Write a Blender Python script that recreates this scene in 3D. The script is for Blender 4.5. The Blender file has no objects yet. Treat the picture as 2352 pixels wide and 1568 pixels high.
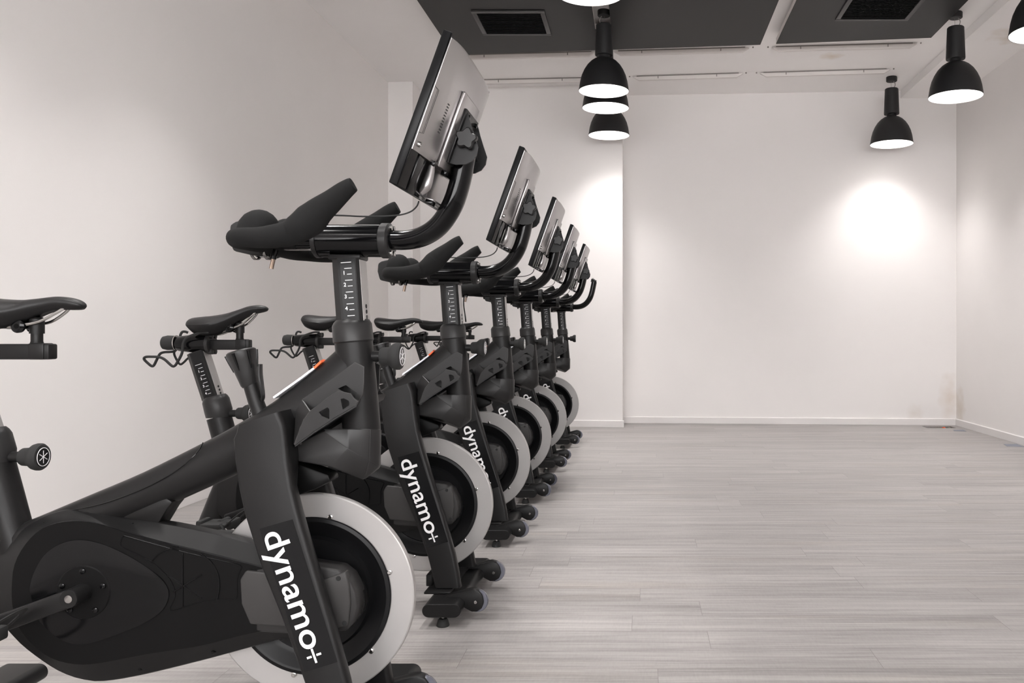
import bpy, bmesh, math, random
from mathutils import Vector, Matrix
from mathutils.geometry import tessellate_polygon
random.seed(4)
S = bpy.context.scene
COL = S.collection
R = math.radians

# ------------------------------------------------------------------ camera, world, light, exposure
EYE = 0.96                      # lens height above the floor (m)
FPX, VPX, VPY = 1958.0, 1472.0, 762.0   # focal length and vanishing point on a 2352 x 1568 frame
cam_d = bpy.data.cameras.new('camera'); cam = bpy.data.objects.new('camera', cam_d); COL.objects.link(cam)
cam.location = (0, 0, EYE); cam.rotation_euler = (R(90), 0, 0)
cam_d.sensor_width = 36.0; cam_d.lens = 36.0*FPX/2352.0
cam_d.shift_x = -(VPX-1176)/2352.0; cam_d.shift_y = -(784-VPY)/2352.0
cam_d.clip_start = 0.02; cam_d.clip_end = 60
S.camera = cam
w = bpy.data.worlds.new('world'); S.world = w; w.use_nodes = True
w.node_tree.nodes['Background'].inputs[0].default_value = (1.0, 0.985, 0.985, 1)
w.node_tree.nodes['Background'].inputs[1].default_value = 5.2  # fill light, enters by the opening added in the front wall
S.view_settings.view_transform = 'Standard'; S.view_settings.look = 'None'
S.view_settings.gamma = 1.0; S.view_settings.exposure = 1.36; S.view_settings.use_curve_mapping = False
LAMP_STRENGTH = 6.0             # glow of each pendant's light disc
SPOT_POWER = 56.0               # watts of each pendant's beam

# ------------------------------------------------------------------ materials
def mat(name, col, rough=0.5, metal=0.0, spec=0.5, coat=0.0, emit=None, es=0.0, trans=0.0, bump=0.0, bscale=400.0, vary=0.0, ior=1.45, vscale=6.0):
    m = bpy.data.materials.new(name); m.use_nodes = True
    nt = m.node_tree; b = nt.nodes['Principled BSDF']
    b.inputs['Base Color'].default_value = (*col, 1); b.inputs['Roughness'].default_value = rough
    b.inputs['Metallic'].default_value = metal; b.inputs['Specular IOR Level'].default_value = spec
    b.inputs['Coat Weight'].default_value = coat; b.inputs['Coat Roughness'].default_value = 0.06
    b.inputs['Transmission Weight'].default_value = trans; b.inputs['IOR'].default_value = ior
    if emit: b.inputs['Emission Color'].default_value = (*emit, 1); b.inputs['Emission Strength'].default_value = es
    tc = nt.nodes.new('ShaderNodeTexCoord')
    if vary > 0:
        n = nt.nodes.new('ShaderNodeTexNoise'); n.inputs['Scale'].default_value = vscale; n.inputs['Detail'].default_value = 5
        nt.links.new(tc.outputs['Object'], n.inputs['Vector'])
        r = nt.nodes.new('ShaderNodeValToRGB')
        r.color_ramp.elements[0].position = 0.3; r.color_ramp.elements[1].position = 0.7
        r.color_ramp.elements[0].color = (*[c*(1-vary) for c in col], 1); r.color_ramp.elements[1].color = (*[min(1, c*(1+vary)) for c in col], 1)
        nt.links.new(n.outputs['Fac'], r.inputs['Fac']); nt.links.new(r.outputs['Color'], b.inputs['Base Color'])
    if bump > 0:
        n2 = nt.nodes.new('ShaderNodeTexNoise'); n2.inputs['Scale'].default_value = bscale; n2.inputs['Detail'].default_value = 3
        nt.links.new(tc.outputs['Object'], n2.inputs['Vector'])
        bp = nt.nodes.new('ShaderNodeBump'); bp.inputs['Strength'].default_value = bump; bp.inputs['Distance'].default_value = 0.001
        nt.links.new(n2.outputs['Fac'], bp.inputs['Height']); nt.links.new(bp.outputs['Normal'], b.inputs['Normal'])
    return m

M = dict(
    frame=mat('frame_satin_black', (.009, .0087, .0088), .38, spec=.25, bump=.12, bscale=900, vary=.12),
    plastic=mat('plastic_dark_grey', (.016, .0155, .0157), .38, spec=.35, bump=.1, bscale=700, vary=.1),
    cover=mat('cover_black_plastic', (.004, .0039, .004), .4, spec=.12, vary=.12),
    rim=mat('cover_rim_plastic', (.007, .0068, .007), .45, spec=.22, bump=.1, bscale=900),
    gloss=mat('gloss_black', (.003, .003, .0034), .12, spec=.26),
    foam=mat('foam_grip', (.007, .007, .007), .85, spec=.25, bump=.5, bscale=1500),
    saddle=mat('saddle_vinyl', (.008, .0077, .008), .42, spec=.4, bump=.25, bscale=900),
    grey=mat('hub_grey_plastic', (.034, .0325, .032), .45, spec=.3, vary=.08),
    dgrey=mat('hub_dark_grey_plastic', (.022, .021, .021), .42, spec=.3),
    silver=mat('flywheel_silver', (.41, .397, .39), .4, metal=.55, bump=.06, bscale=1200, vary=.04),
    chrome=mat('chrome', (.42, .41, .40), .2, metal=1.0),
    bsilver=mat('monitor_back_metal', (.36, .345, .345), .26, metal=.85, vary=.1, vscale=9),
    dish=mat('flywheel_dish_black', (.005, .005, .0055), .38, spec=.22),
    rubber=mat('rubber', (.015, .015, .015), .8),
    wheel=mat('clear_caster_polymer', (.24, .245, .30), .15, spec=.5, trans=.5),
    white=mat('print_white', (.72, .71, .72), .5),
    label=mat('label_white', (.75, .76, .80), .5, vary=.12, vscale=90),
    orange=mat('label_orange', (.85, .13, .03), .5),
    decal=mat('decal_black', (.004, .004, .0045), .25, spec=.25),
    blackp=mat('panel_black', (.0105, .0098, .0098), .55, vary=.05, vscale=1.2),
    screen=mat('screen_glass', (.004, .004, .005), .06, spec=.5),
    bezel=mat('monitor_bezel', (.0045, .0045, .005), .32, spec=.16),
    rust=mat('lever_brass', (.25, .19, .15), .35, metal=.9),
    lamp=mat('lamp_shade_black', (.018, .018, .019), .5, spec=.4),
    lampin=mat('lamp_inner_white', (.9, .89, .87), .5),
    lamplight=mat('lamp_disc_light', (1, 1, 1), .5, emit=(1.0, .98, .965), es=LAMP_STRENGTH),
    wire=mat('wire_grey', (.25, .23, .22), .4),
    white_paint=mat('fixture_white', (.72, .68, .66), .5),
    vent=mat('grille_frame', (.045, .043, .043), .45),
    vent_dark=mat('grille_dark', (.006, .006, .0065), .6),
    tape=mat('floor_tape_blue', (.20, .215, .26), .5),
    debris=mat('debris_grey', (.25, .24, .2), .8, vary=.4, vscale=60),
)

def wall_mat(name, base, stains=()):
    m = mat(name, base, .62, spec=.25, bump=.06, bscale=160, vary=.015, vscale=1.3)
    nt = m.node_tree; b = nt.nodes['Principled BSDF']
    src = b.inputs['Base Color'].links[0].from_socket
    geo = nt.nodes.new('ShaderNodeNewGeometry')
    for (x, y, z, rx, rz, amt, col) in stains:      # water marks on the plaster, at fixed places
        mp = nt.nodes.new('ShaderNodeMapping'); mp.vector_type = 'POINT'
        mp.inputs['Location'].default_value = (-x/rx, -y/rx, -z/rz); mp.inputs['Scale'].default_value = (1/rx, 1/rx, 1/rz)
        nt.links.new(geo.outputs['Position'], mp.inputs['Vector'])
        ln = nt.nodes.new('ShaderNodeVectorMath'); ln.operation = 'LENGTH'; nt.links.new(mp.outputs[0], ln.inputs[0])
        nz = nt.nodes.new('ShaderNodeTexNoise'); nz.inputs['Scale'].default_value = 9; nt.links.new(geo.outputs['Position'], nz.inputs['Vector'])
        ad = nt.nodes.new('ShaderNodeMath'); ad.operation = 'MULTIPLY_ADD'; nt.links.new(nz.outputs['Fac'], ad.inputs[0]); ad.inputs[1].default_value = 1.1
        nt.links.new(ln.outputs['Value'], ad.inputs[2])
        mr = nt.nodes.new('ShaderNodeMapRange'); mr.inputs[1].default_value = .6; mr.inputs[2].default_value = 1.5
        mr.inputs[3].default_value = amt; mr.inputs[4].default_value = 0; nt.links.new(ad.outputs[0], mr.inputs[0])
        mx = nt.nodes.new('ShaderNodeMix'); mx.data_type = 'RGBA'; nt.links.new(mr.outputs[0], mx.inputs[0])
        nt.links.new(src, mx.inputs[6]); mx.inputs[7].default_value = (*col, 1); src = mx.outputs[2]
    nt.links.new(src, b.inputs['Base Color'])
    return m
WALLC = (.86, .83, .817)
M['wall'] = wall_mat('wall_paint', WALLC)
M['wall_back'] = wall_mat('wall_paint_back', WALLC, [(2.83, 8.8, .12, .10, .14, .3, (.60, .50, .40)), (3.17, 8.75, .28, .12, .3, .42, (.60, .48, .37))])
M['wall_right'] = wall_mat('wall_paint_right', WALLC, [(3.245, 8.7, .2, .2, .25, .5, (.60, .50, .40)), (3.245, 6.9, 3.33, .25, .1, .6, (.55, .46, .32))])
M['ceil'] = wall_mat('ceiling_paint', (.92, .895, .885), [(1.72, 7.7, 3.45, .12, .2, .6, (.62, .50, .36)), (3.1, 6.9, 3.37, .3, .2, .6, (.60, .50, .36))])
M['wall_grey'] = mat('front_wall_grey', (.45, .43, .42), .6)
M['base'] = mat('baseboard_paint', (.78, .75, .74), .45, spec=.35, vary=.03, vscale=3)

def floor_mat():
    m = bpy.data.materials.new('floor_grey_wood_planks'); m.use_nodes = True
    nt = m.node_tree; b = nt.nodes['Principled BSDF']; L = nt.links.new
    tc = nt.nodes.new('ShaderNodeTexCoord')
    br = nt.nodes.new('ShaderNodeTexBrick'); br.offset = 0.0; br.offset_frequency = 2
    br.inputs['Scale'].default_value = 1; br.inputs['Brick Width'].default_value = 1.22; br.inputs['Row Height'].default_value = .152
    br.inputs['Mortar Size'].default_value = .0009; br.inputs['Mortar Smooth'].default_value = .3; br.inputs['Bias'].default_value = 0
    br.inputs['Color1'].default_value = (0, 0, 0, 1); br.inputs['Color2'].default_value = (1, 1, 1, 1); br.inputs['Mortar'].default_value = (.5, .5, .5, 1)
    sx = nt.nodes.new('ShaderNodeSeparateXYZ'); L(tc.outputs['Object'], sx.inputs[0])
    def mth(op, a, k=None):
        n = nt.nodes.new('ShaderNodeMath'); n.operation = op; L(a, n.inputs[0])
        if k is not None: n.inputs[1].default_value = k
        return n.outputs[0]
    row = mth('FLOOR', mth('DIVIDE', sx.outputs['Y'], .152))      # every row of planks starts at its own place
    wn = nt.nodes.new('ShaderNodeTexWhiteNoise'); wn.noise_dimensions = '1D'; L(row, wn.inputs['W'])
    ax = nt.nodes.new('ShaderNodeMath'); ax.operation = 'MULTIPLY_ADD'; L(wn.outputs['Value'], ax.inputs[0]); ax.inputs[1].default_value = 1.22; L(sx.outputs['X'], ax.inputs[2])
    cx_ = nt.nodes.new('ShaderNodeCombineXYZ'); L(ax.outputs[0], cx_.inputs[0]); L(sx.outputs['Y'], cx_.inputs[1])
    L(cx_.outputs[0], br.inputs['Vector'])
    def noise(sx, sy, detail, rough=.6, dist=0.0):
        mp = nt.nodes.new('ShaderNodeMapping'); mp.inputs['Scale'].default_value = (sx, sy, 1)
        L(tc.outputs['Object'], mp.inputs['Vector'])
        ad = nt.nodes.new('ShaderNodeVectorMath'); ad.operation = 'MULTIPLY_ADD'   # each plank gets its own piece of grain
        L(br.outputs['Color'], ad.inputs[0]); ad.inputs[1].default_value = (7.3, 3.1, 5.7); L(mp.outputs[0], ad.inputs[2])
        n = nt.nodes.new('ShaderNodeTexNoise'); n.inputs['Scale'].default_value = 1; n.inputs['Detail'].default_value = detail
        n.inputs['Roughness'].default_value = rough; n.inputs['Distortion'].default_value = dist
        L(ad.outputs[0], n.inputs['Vector']); return n.outputs['Fac']
    fine = noise(5, 240, 6, .75); mid = noise(1.3, 42, 5, .65, .5); big = noise(.6, 7, 3)
    cross = noise(160, 30, 3)
    def mulad(a, k, c):
        n = nt.nodes.new('ShaderNodeMath'); n.operation = 'MULTIPLY_ADD'; L(a, n.inputs[0]); n.inputs[1].default_value = k
        if isinstance(c, (int, float)): n.inputs[2].default_value = c
        else: L(c, n.inputs[2])
        return n.outputs[0]
    sep = nt.nodes.new('ShaderNodeSeparateColor'); L(br.outputs['Color'], sep.inputs[0])
    v = mulad(fine, .85, -.425-.45-.18-.09-.04+.5)
    v = mulad(mid, .90, v); v = mulad(big, .36, v); v = mulad(cross, .18, v); v = mulad(sep.outputs[0], .08, v)
    rp = nt.nodes.new('ShaderNodeValToRGB'); L(v, rp.inputs['Fac'])
    e = rp.color_ramp.elements; e[0].position = .12; e[0].color = (.16, .149, .144, 1); e[1].position = .9; e[1].color = (.47, .446, .433, 1)
    el = rp.color_ramp.elements.new(.5); el.color = (.31, .291, .283, 1)
    mx = nt.nodes.new('ShaderNodeMix'); mx.data_type = 'RGBA'; L(br.outputs['Fac'], mx.inputs[0]); L(rp.outputs[0], mx.inputs[6]); mx.inputs[7].default_value = (.175, .16, .153, 1)
    # a few warm planks
    wr = nt.nodes.new('ShaderNodeMapRange'); L(noise(.9, 6.5, 2), wr.inputs[0]); wr.inputs[1].default_value = .55; wr.inputs[2].default_value = .75; wr.inputs[3].default_value = 0; wr.inputs[4].default_value = .35
    m2 = nt.nodes.new('ShaderNodeMix'); m2.data_type = 'RGBA'; m2.blend_type = 'MULTIPLY'; L(wr.outputs[0], m2.inputs[0]); L(mx.outputs[2], m2.inputs[6]); m2.inputs[7].default_value = (1.0, .93, .83, 1)
    L(m2.outputs[2], b.inputs['Base Color'])
    b.inputs['Roughness'].default_value = .42; b.inputs['Specular IOR Level'].default_value = .4
    bp = nt.nodes.new('ShaderNodeBump'); bp.inputs['Strength'].default_value = .18; bp.inputs['Distance'].default_value = .0015
    L(v, bp.inputs['Height']); L(bp.outputs[0], b.inputs['Normal'])
    return m
M['floor'] = floor_mat()

# ------------------------------------------------------------------ mesh helpers
def catmull(pts, n=6):
    P = [tuple(p) for p in pts]; out = []
    for i in range(len(P)-1):
        p0 = P[max(i-1, 0)]; p1 = P[i]; p2 = P[i+1]; p3 = P[min(i+2, len(P)-1)]
        for j in range(n):
            t = j/n
            out.append(tuple(.5*((2*b)+(-a+c)*t+(2*a-5*b+4*c-d)*t*t+(-a+3*b-3*c+d)*t**3) for a, b, c, d in zip(p0, p1, p2, p3)))
    out.append(P[-1]); return out
def resample(poly, n):
    P = [Vector(p) for p in poly]; P.append(P[0]); d = [0]
    for a, b in zip(P, P[1:]): d.append(d[-1]+(b-a).length)
    out = []; k = 0
    for i in range(n):
        t = d[-1]*i/n
        while d[k+1] < t: k += 1
        f = (t-d[k])/max(d[k+1]-d[k], 1e-9); out.append(P[k].lerp(P[k+1], f))
    return out
class MB:
    def __init__(s): s.bm = bmesh.new()
    def _merge(s, b):
        me = bpy.data.meshes.new('t'); b.to_mesh(me); b.free(); s.bm.from_mesh(me); bpy.data.meshes.remove(me); return s
    def _bev(s, b, w, seg=2, ang=25):
        if w > 0:
            es = [e for e in b.edges if len(e.link_faces) == 2 and e.calc_face_angle(0) > R(ang)]
            bmesh.ops.bevel(b, geom=es, offset=w, segments=seg, affect='EDGES', profile=.5, clamp_overlap=True)
    def box(s, c, d, bev=0.0, M4=None, seg=2):
        b = bmesh.new(); bmesh.ops.create_cube(b, size=1)
        bmesh.ops.scale(b, vec=d, verts=b.verts); s._bev(b, bev, seg)
        T = Matrix.Translation(c) @ (M4 if M4 else Matrix())
        bmesh.ops.transform(b, matrix=T, verts=b.verts); return s._merge(b)
    def prism(s, poly, v0, v1, bev=0.0, holes=(), seg=2):
        """poly = [(x, z)] or [(x, z, ...)]; spans v0..v1 in y"""
        b = bmesh.new(); loops = [[(p[0], p[1]) for p in l] for l in [poly]+list(holes)]
        f = [[b.verts.new((x, v0, z)) for x, z in l] for l in loops]; g = [[b.verts.new((x, v1, z)) for x, z in l] for l in loops]
        if not holes:
            b.faces.new(f[0]); b.faces.new(g[0][::-1])
        else:
            F = [v for l in f for v in l]; G = [v for l in g for v in l]
            for t in tessellate_polygon([[Vector((x, z, 0)) for x, z in l] for l in loops]):
                try: b.faces.new([F[i] for i in t]); b.faces.new([G[i] for i in t][::-1])
                except ValueError: pass
        for a, c in zip(f, g):
            for i in range(len(a)):
                j = (i+1) % len(a); b.faces.new((a[j], a[i], c[i], c[j]))
        bmesh.ops.recalc_face_normals(b, faces=b.faces)
        if not holes: s._bev(b, bev, seg)
        return s._merge(b)
    def loft(s, rings, cap=True, close=True):
        b = bmesh.new(); rr = [[b.verts.new(p) for p in r] for r in rings]; n = len(rings[0])
        for a, c in zip(rr, rr[1:]):
            for i in range(n if close else n-1):
                j = (i+1) % n; b.faces.new((a[i], a[j], c[j], c[i]))
        if cap: b.faces.new(rr[0][::-1]); b.faces.new(rr[-1])
        bmesh.ops.recalc_face_normals(b, faces=b.faces); return s._merge(b)
    def tube(s, pts, r, seg=14, smooth=0, cap=True, rounded=False):
        """r: number, list of numbers or list of (across, sideways-in-y) pairs"""
        pts = [tuple(p) for p in pts]; rs = r if isinstance(r, (list, tuple)) else [r]*len(pts)
        rs = [(q, q) if not isinstance(q, (list, tuple)) else q for q in rs]
        if smooth:
            pk = catmull([p+tuple(q) for p, q in zip(pts, rs)], smooth); pts = [p[:3] for p in pk]; rs = [p[3:] for p in pk]
        P = [Vector(p) for p in pts]
        if rounded:
            for end in (0, -1):
                d = (P[0]-P[1]).normalized() if end == 0 else (P[-1]-P[-2]).normalized()
                base = P[end].copy(); q = rs[end]; add = [(base+d*q[0]*math.sin(a)*.8, (q[0]*math.cos(a), q[1]*math.cos(a))) for a in (R(30), R(58), R(84))]
                for p_, q_ in add:
                    if end == 0: P.insert(0, p_); rs.insert(0, q_)
                    else: P.append(p_); rs.append(q_)
        rings = []; side = None
        for i, p in enumerate(P):
            t = (P[min(i+1, len(P)-1)]-P[max(i-1, 0)]).normalized()
            if side is None: side = Vector((0, 1, 0)) if abs(t.y) < .85 else Vector((1, 0, 0))
            side = (side-t*side.dot(t)).normalized(); up = t.cross(side)
            ra, rb = rs[i]
            rings.append([p+up*ra*math.cos(a)+side*rb*math.sin(a) for a in [2*math.pi*k/seg for k in range(seg)]])
        return s.loft(rings, cap)
    def lathe(s, prof, c=(0, 0, 0), axis='Z', seg=40, cap=False):
        """prof = [(radius, position along axis)]"""
        rings = []
        ax = {'Z': lambda r, h, a: (r*math.cos(a), r*math.sin(a), h), 'Y': lambda r, h, a: (r*math.cos(a), h, r*math.sin(a)), 'X': lambda r, h, a: (h, r*math.cos(a), r*math.sin(a))}
        if isinstance(axis, str):
            fn = ax[axis]
        else:
            q = Vector((0, 0, 1)).rotation_difference(Vector(axis)); fn = lambda r, h, a: tuple(q @ Vector((r*math.cos(a), r*math.sin(a), h)))
        for r, h in prof: rings.append([Vector(fn(max(r, 1e-4), h, 2*math.pi*k/seg))+Vector(c) for k in range(seg)])
        return s.loft(rings, cap)
    def build(s, name, m, parent=None, loc=None, ang=32):
        me = bpy.data.meshes.new(name)
        bmesh.ops.remove_doubles(s.bm, verts=s.bm.verts, dist=1e-6)
        s.bm.to_mesh(me); s.bm.free()
        me.materials.append(m)
        me.polygons.foreach_set('use_smooth', [True]*len(me.polygons)); me.set_sharp_from_angle(angle=R(ang))
        o = bpy.data.objects.new(name, me); COL.objects.link(o)
        if loc: o.location = loc; me.transform(Matrix.Translation(-Vector(loc)))
        if parent: o.parent = parent
        return o
def tag(o, label=None, cat=None, group=None, kind=None):
    for k, v in (('label', label), ('category', cat), ('group', group), ('kind', kind)):
        if v: o[k] = v
    return o
def empty(name, loc):
    o = bpy.data.objects.new(name, None); COL.objects.link(o); o.location = loc; o.empty_display_size = .05; return o
def copy_tree(o, parent=None):
    c = o.copy(); COL.objects.link(c); c.parent = parent
    for ch in list(o.children): copy_tree(ch, c)
    return c
def struct(name, mb, m, ang=30): return tag(mb.build(name, m, ang=ang), kind='structure')

# ------------------------------------------------------------------ the room
ZC, ZS = 3.45, 3.37            # ceiling, dropped soffit along the right wall
XL, XR = -2.52, 3.245
Y0 = -3.2
def backR(x): return 8.985-.063*(x+.184)
def backL(x): return 8.58-.09*(x+.184)
# floor, with the open pit near the far right corner left out
H0, H1, H2, H3 = 2.86, 3.15, 8.51, 8.68
mb = MB()
for (a, b_, c, d) in ((XL-.2, Y0, XR+.2, H2), (XL-.2, H3, XR+.2, 9.3), (XL-.2, H2, H0, H3), (H1, H2, XR+.2, H3)):
    mb.box(((a+c)/2, (b_+d)/2, -.02), (c-a, d-b_, .04))
struct('floor', mb, M['floor'])
mb = MB(); mb.box(((XL+XR)/2, (Y0+9.3)/2, ZC+.05), (XR-XL+.4, 9.3-Y0, .1)); struct('ceiling', mb, M['ceil'])
mb = MB(); mb.box(((2.68+XR+.1)/2, (Y0+9.2)/2, (ZS+ZC)/2), (XR+.1-2.68, 9.2-Y0, ZC-ZS-.001)); struct('trim_1', mb, M['ceil'])
mb = MB(); mb.box((XL-.06, (Y0+9.2)/2, ZC/2), (.12, 9.2-Y0, ZC)); struct('wall_left', mb, M['wall'])
mb = MB(); mb.box((XR+.06, (Y0+9.2)/2, ZC/2), (.12, 9.2-Y0, ZC)); struct('wall_right', mb, M['wall_right'])
def slab(x0, y0, x1, y1, z0, z1, back=9.25):
    b = MB(); b.loft([[(x0, y0, z0), (x1, y1, z0), (x1, back, z0), (x0, back, z0)], [(x0, y0, z1), (x1, y1, z1), (x1, back, z1), (x0, back, z1)]]); return b
struct('wall_back', slab(-.184, backR(-.184), XR, backR(XR), 0, ZC), M['wall_back'])
struct('wall_back_left', slab(XL, backL(XL), -.184, backL(-.184), 0, ZC), M['wall'])
mb = MB(); mb.box(((XL+XR)/2, Y0-.06, .55), (XR-XL+.4, .12, 1.1)); mb.box(((XL+XR)/2, Y0-.06, 3.025), (XR-XL+.4, .12, .85)); struct('wall_front', mb, M['wall_grey'])  # unseen wall; its opening is added to let fill light into the room
struct('wall_column', slab(XL, 8.50, -2.27, 8.48, 0, ZC), M['wall'])
# baseboards
BH, BT = .07, .014
def base_run(name, x0, y0, x1, y1):
    b = MB(); d = Vector((x1-x0, y1-y0, 0)); n = Vector((d.y, -d.x, 0)).normalized()*BT
    a0 = Vector((x0, y0, 0)); a1 = Vector((x1, y1, 0))
    def ring(p): return [p+Vector((0, 0, .001)), p+n+Vector((0, 0, .001)), p+n+Vector((0, 0, BH-.006)), p+n*.55+Vector((0, 0, BH)), p+Vector((0, 0, BH))]
    b.loft([ring(a0), ring(a1)]); return struct(name, b, M['base'], 20)
base_run('baseboard_back', -.184, backR(-.184), XR, backR(XR))
base_run('baseboard_back_left', -2.27, backL(-2.27), -.184+BT, backL(-.184))
base_run('baseboard_right', XR, 9.0, XR, Y0)
base_run('baseboard_left', XL, Y0, XL, 8.5)
base_run('baseboard_column', XL, 8.50, -2.27, 8.48)
base_run('baseboard_return', -.184, backL(-.184)-BT, -.184, 9.0) if False else None

# pit in the floor by the far corner, with a little rubble and cable ends in it
pit = empty('floor_pit', ((H0+H1)/2, (H2+H3)/2, -.12)); tag(pit, 'open dark hole in the floor with rubble, by the far right corner', 'hole')
O = pit.location
def loc_(p): return (p[0]-O.x, p[1]-O.y, p[2]-O.z)
b = MB(); t = .012
b.box(loc_(((H0+H1)/2, (H2+H3)/2, -.125)), (H1-H0, H3-H2, t))
for cx, cy, dx, dy in ((H0-t/2, (H2+H3)/2, t, H3-H2), (H1+t/2, (H2+H3)/2, t, H3-H2), ((H0+H1)/2, H2-t/2, H1-H0, t), ((H0+H1)/2, H3+t/2, H1-H0, t)):
    b.box(loc_((cx, cy, -.085)), (dx, dy, .085))
b.build('pit_lining', M['vent_dark'], pit)
b = MB()
for i in range(14):
    b.box(loc_((3.0+random.random()*.13, H2+.04+random.random()*.1, -.10+random.random()*.085)), (.03+random.random()*.03, .03, .02), .004, Matrix.Rotation(random.random()*3, 4, (random.random(), random.random(), 1)))
b.build('rubble', M['debris'], pit)
b = MB(); b.tube([loc_((3.03, 8.66, -.1)), loc_((3.05, 8.63, -.02)), loc_((3.06, 8.58, -.01)), loc_((3.065, 8.54, -.05))], .009, 8, 4); b.build('cable_end', M['orange'], pit)
for i, (x0, x1, y0, y1, lab) in enumerate(((3.03, 3.16, 8.22, 8.36, 'small blue-grey floor tape patch nearest the far right corner'), (3.07, 3.22, 7.12, 7.30, 'larger blue-grey floor tape patch at the right edge of the view'))):
    b = MB(); b.loft([[(x0, y0+.03, .0005), (x1-.02, y0, .0005), (x1, y1, .0005), (x0+.03, y1-.01, .0005)], [(x0, y0+.03, .002), (x1-.02, y0, .002), (x1, y1, .002), (x0+.03, y1-.01, .002)]])
    tag(b.build('floor_tape', M['tape']), lab, 'tape', 'tape patches on the floor')

# ------------------------------------------------------------------ ceiling panels, grilles, slot diffusers
PZ, PT = EYE+2.40, .05
def ceiling_panel(x0, x1, yb0, yb1, holes, label):
    root = empty('ceiling_panel', ((x0+x1)/2, (yb0+yb1)/2, ZC)); tag(root, label, 'panel', 'black panels hung under the ceiling'); o = root.location
    def mk(z0, z1, grow):
        loops = [[(x0-grow, Y0+.3), (x1+grow, Y0+.3), (x1+grow, yb1+grow), (x0-grow, yb0+grow)]]+[[(a-grow*0, c), (b_, c), (b_, d), (a, d)] for a, b_, c, d in holes]
        q = MB(); bb = bmesh.new()
        lo = [[bb.verts.new((x-o.x, y-o.y, z0-o.z)) for x, y in l] for l in loops]; hi = [[bb.verts.new((x-o.x, y-o.y, z1-o.z)) for x, y in l] for l in loops]
        FL = [v for l in lo for v in l]; FH = [v for l in hi for v in l]
        for t_ in tessellate_polygon([[Vector((x, y, 0)) for x, y in l] for l in loops]):
            bb.faces.new([FL[i] for i in t_]); bb.faces.new([FH[i] for i in t_][::-1])
        for a, c in zip(lo, hi):
            for i in range(len(a)): bb.faces.new((a[i], a[(i+1) % len(a)], c[(i+1) % len(a)], c[i]))
        bmesh.ops.recalc_face_normals(bb, faces=bb.faces); return q._merge(bb)
    mk(PZ, PZ+.006, 0).build('black_face', M['blackp'], root)
    mk(PZ+.006, PZ+PT, 0).build('panel_body', M['white_paint'], root)
    h = MB()
    for x in (x0+.3, x1-.3):
        for y in (yb1-.5, yb1-2.5, yb1-4.5): h.tube([(x-o.x, y-o.y, PZ+PT-o.z), (x-o.x, y-o.y, 0)], .004, 8)
    h.build('hanger_rods', M['wire'], root)
    return root
P1 = ceiling_panel(-1.62, .999, 7.39, 7.13, [(-.362, -.235, 6.25, 6.78), (-.37, -.24, 6.95, 7.2), (-.37, -.2, 4.45, 4.85), (-.37, -.2, 2.9, 3.3), (-.37, -.2, 1.3, 1.7)], 'wide black ceiling panel on the left, holding the first air grille')
P2 = ceiling_panel(1.128, 2.37, 7.11, 6.96, [], 'narrower black ceiling panel on the right, beside the beam')
def grille(x0, x1, y0, y1, label):
    root = empty('air_grille', ((x0+x1)/2, (y0+y1)/2, PZ)); tag(root, label, 'vent', 'square air grilles in the black panels')
    hx, hy = (x1-x0)/2, (y1-y0)/2; f = .035; b = MB()
    for cx, cy, dx, dy in ((0, hy-f/2, 2*hx, f), (0, -hy+f/2, 2*hx, f), (hx-f/2, 0, f, 2*hy-2*f), (-hx+f/2, 0, f, 2*hy-2*f)): b.box((cx, cy, -.007), (dx, dy, .013), .003)
    b.build('grille_frame', M['vent'], root)
    b = MB(); b.box((0, 0, -.002), (2*hx-2*f, 2*hy-2*f, .003)); b.build('grille_backing', M['vent_dark'], root)
    b = MB(); n = 20
    for i in range(n): b.box((0, -hy+f+(i+.5)*(2*hy-2*f)/n, -.007), (2*hx-2*f, .012, .002), 0, Matrix.Rotation(R(35), 4, 'X'))
    b.build('louvres', M['vent_dark'], root)
grille(-1.27, -.72, 6.36, 6.87, 'square black air grille in the wide panel, left of the pendant row')
grille(1.49, 2.05, 6.02, 6.55, 'square black air grille in the narrower right-hand panel')
def slot(xa, xb, ya, yb, label):
    """white slot diffuser fixed just under the ceiling, mitred ends"""
    root = empty('slot_diffuser', ((xa+xb)/2, (ya+yb)/2, ZC)); tag(root, label, 'vent', 'white slot diffusers along the ceiling'); o = root.location
    L = math.hypot(xb-xa, yb-ya); A = Matrix.Rotation(math.atan2(yb-ya, xb-xa), 4, 'Z')
    b = MB(); h, wd = .035, .03
    def ring(x, y0, z): return None
    prof = [(-L/2, 0), (L/2, 0), (L/2-.06, -h), (-L/2+.06, -h)]
    b.prism(prof, -wd/2, wd/2, .002)
    bmesh.ops.transform(b.bm, matrix=Matrix.Translation((0, 0, -.012)) @ A, verts=b.bm.verts); b.build('diffuser_body', M['white_paint'], root)
    b = MB(); b.box((0, .006, -.006), (L-.08, .03, .012)); bmesh.ops.transform(b.bm, matrix=A, verts=b.bm.verts); b.build('gap_shadow_strip', M['wire'], root)  # grey strip stands in for the shadow above the body
    b = MB()
    for x in (-L/2+.25, L/2-.25): b.box((x, -.017, -.022), (.008, .006, .024))
    for x in (-L/2-.03, L/2+.03): b.lathe([(.006, 0), (.006, -.01), (.0, -.011)], (x, 0, 0), seg=10)
    bmesh.ops.transform(b.bm, matrix=A, verts=b.bm.verts); b.build('clips', M['wire'], root)
slot(-1.65, -.40, 7.66, 7.56, 'slot diffuser behind the black panel edge, left of the pendants')
slot(-.24, .95, 7.55, 7.45, 'slot diffuser behind the black panel edge, right of the pendants')
slot(1.14, 2.38, 7.44, 7.34, 'slot diffuser behind the black panel edge, nearest the right pendants')
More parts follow.
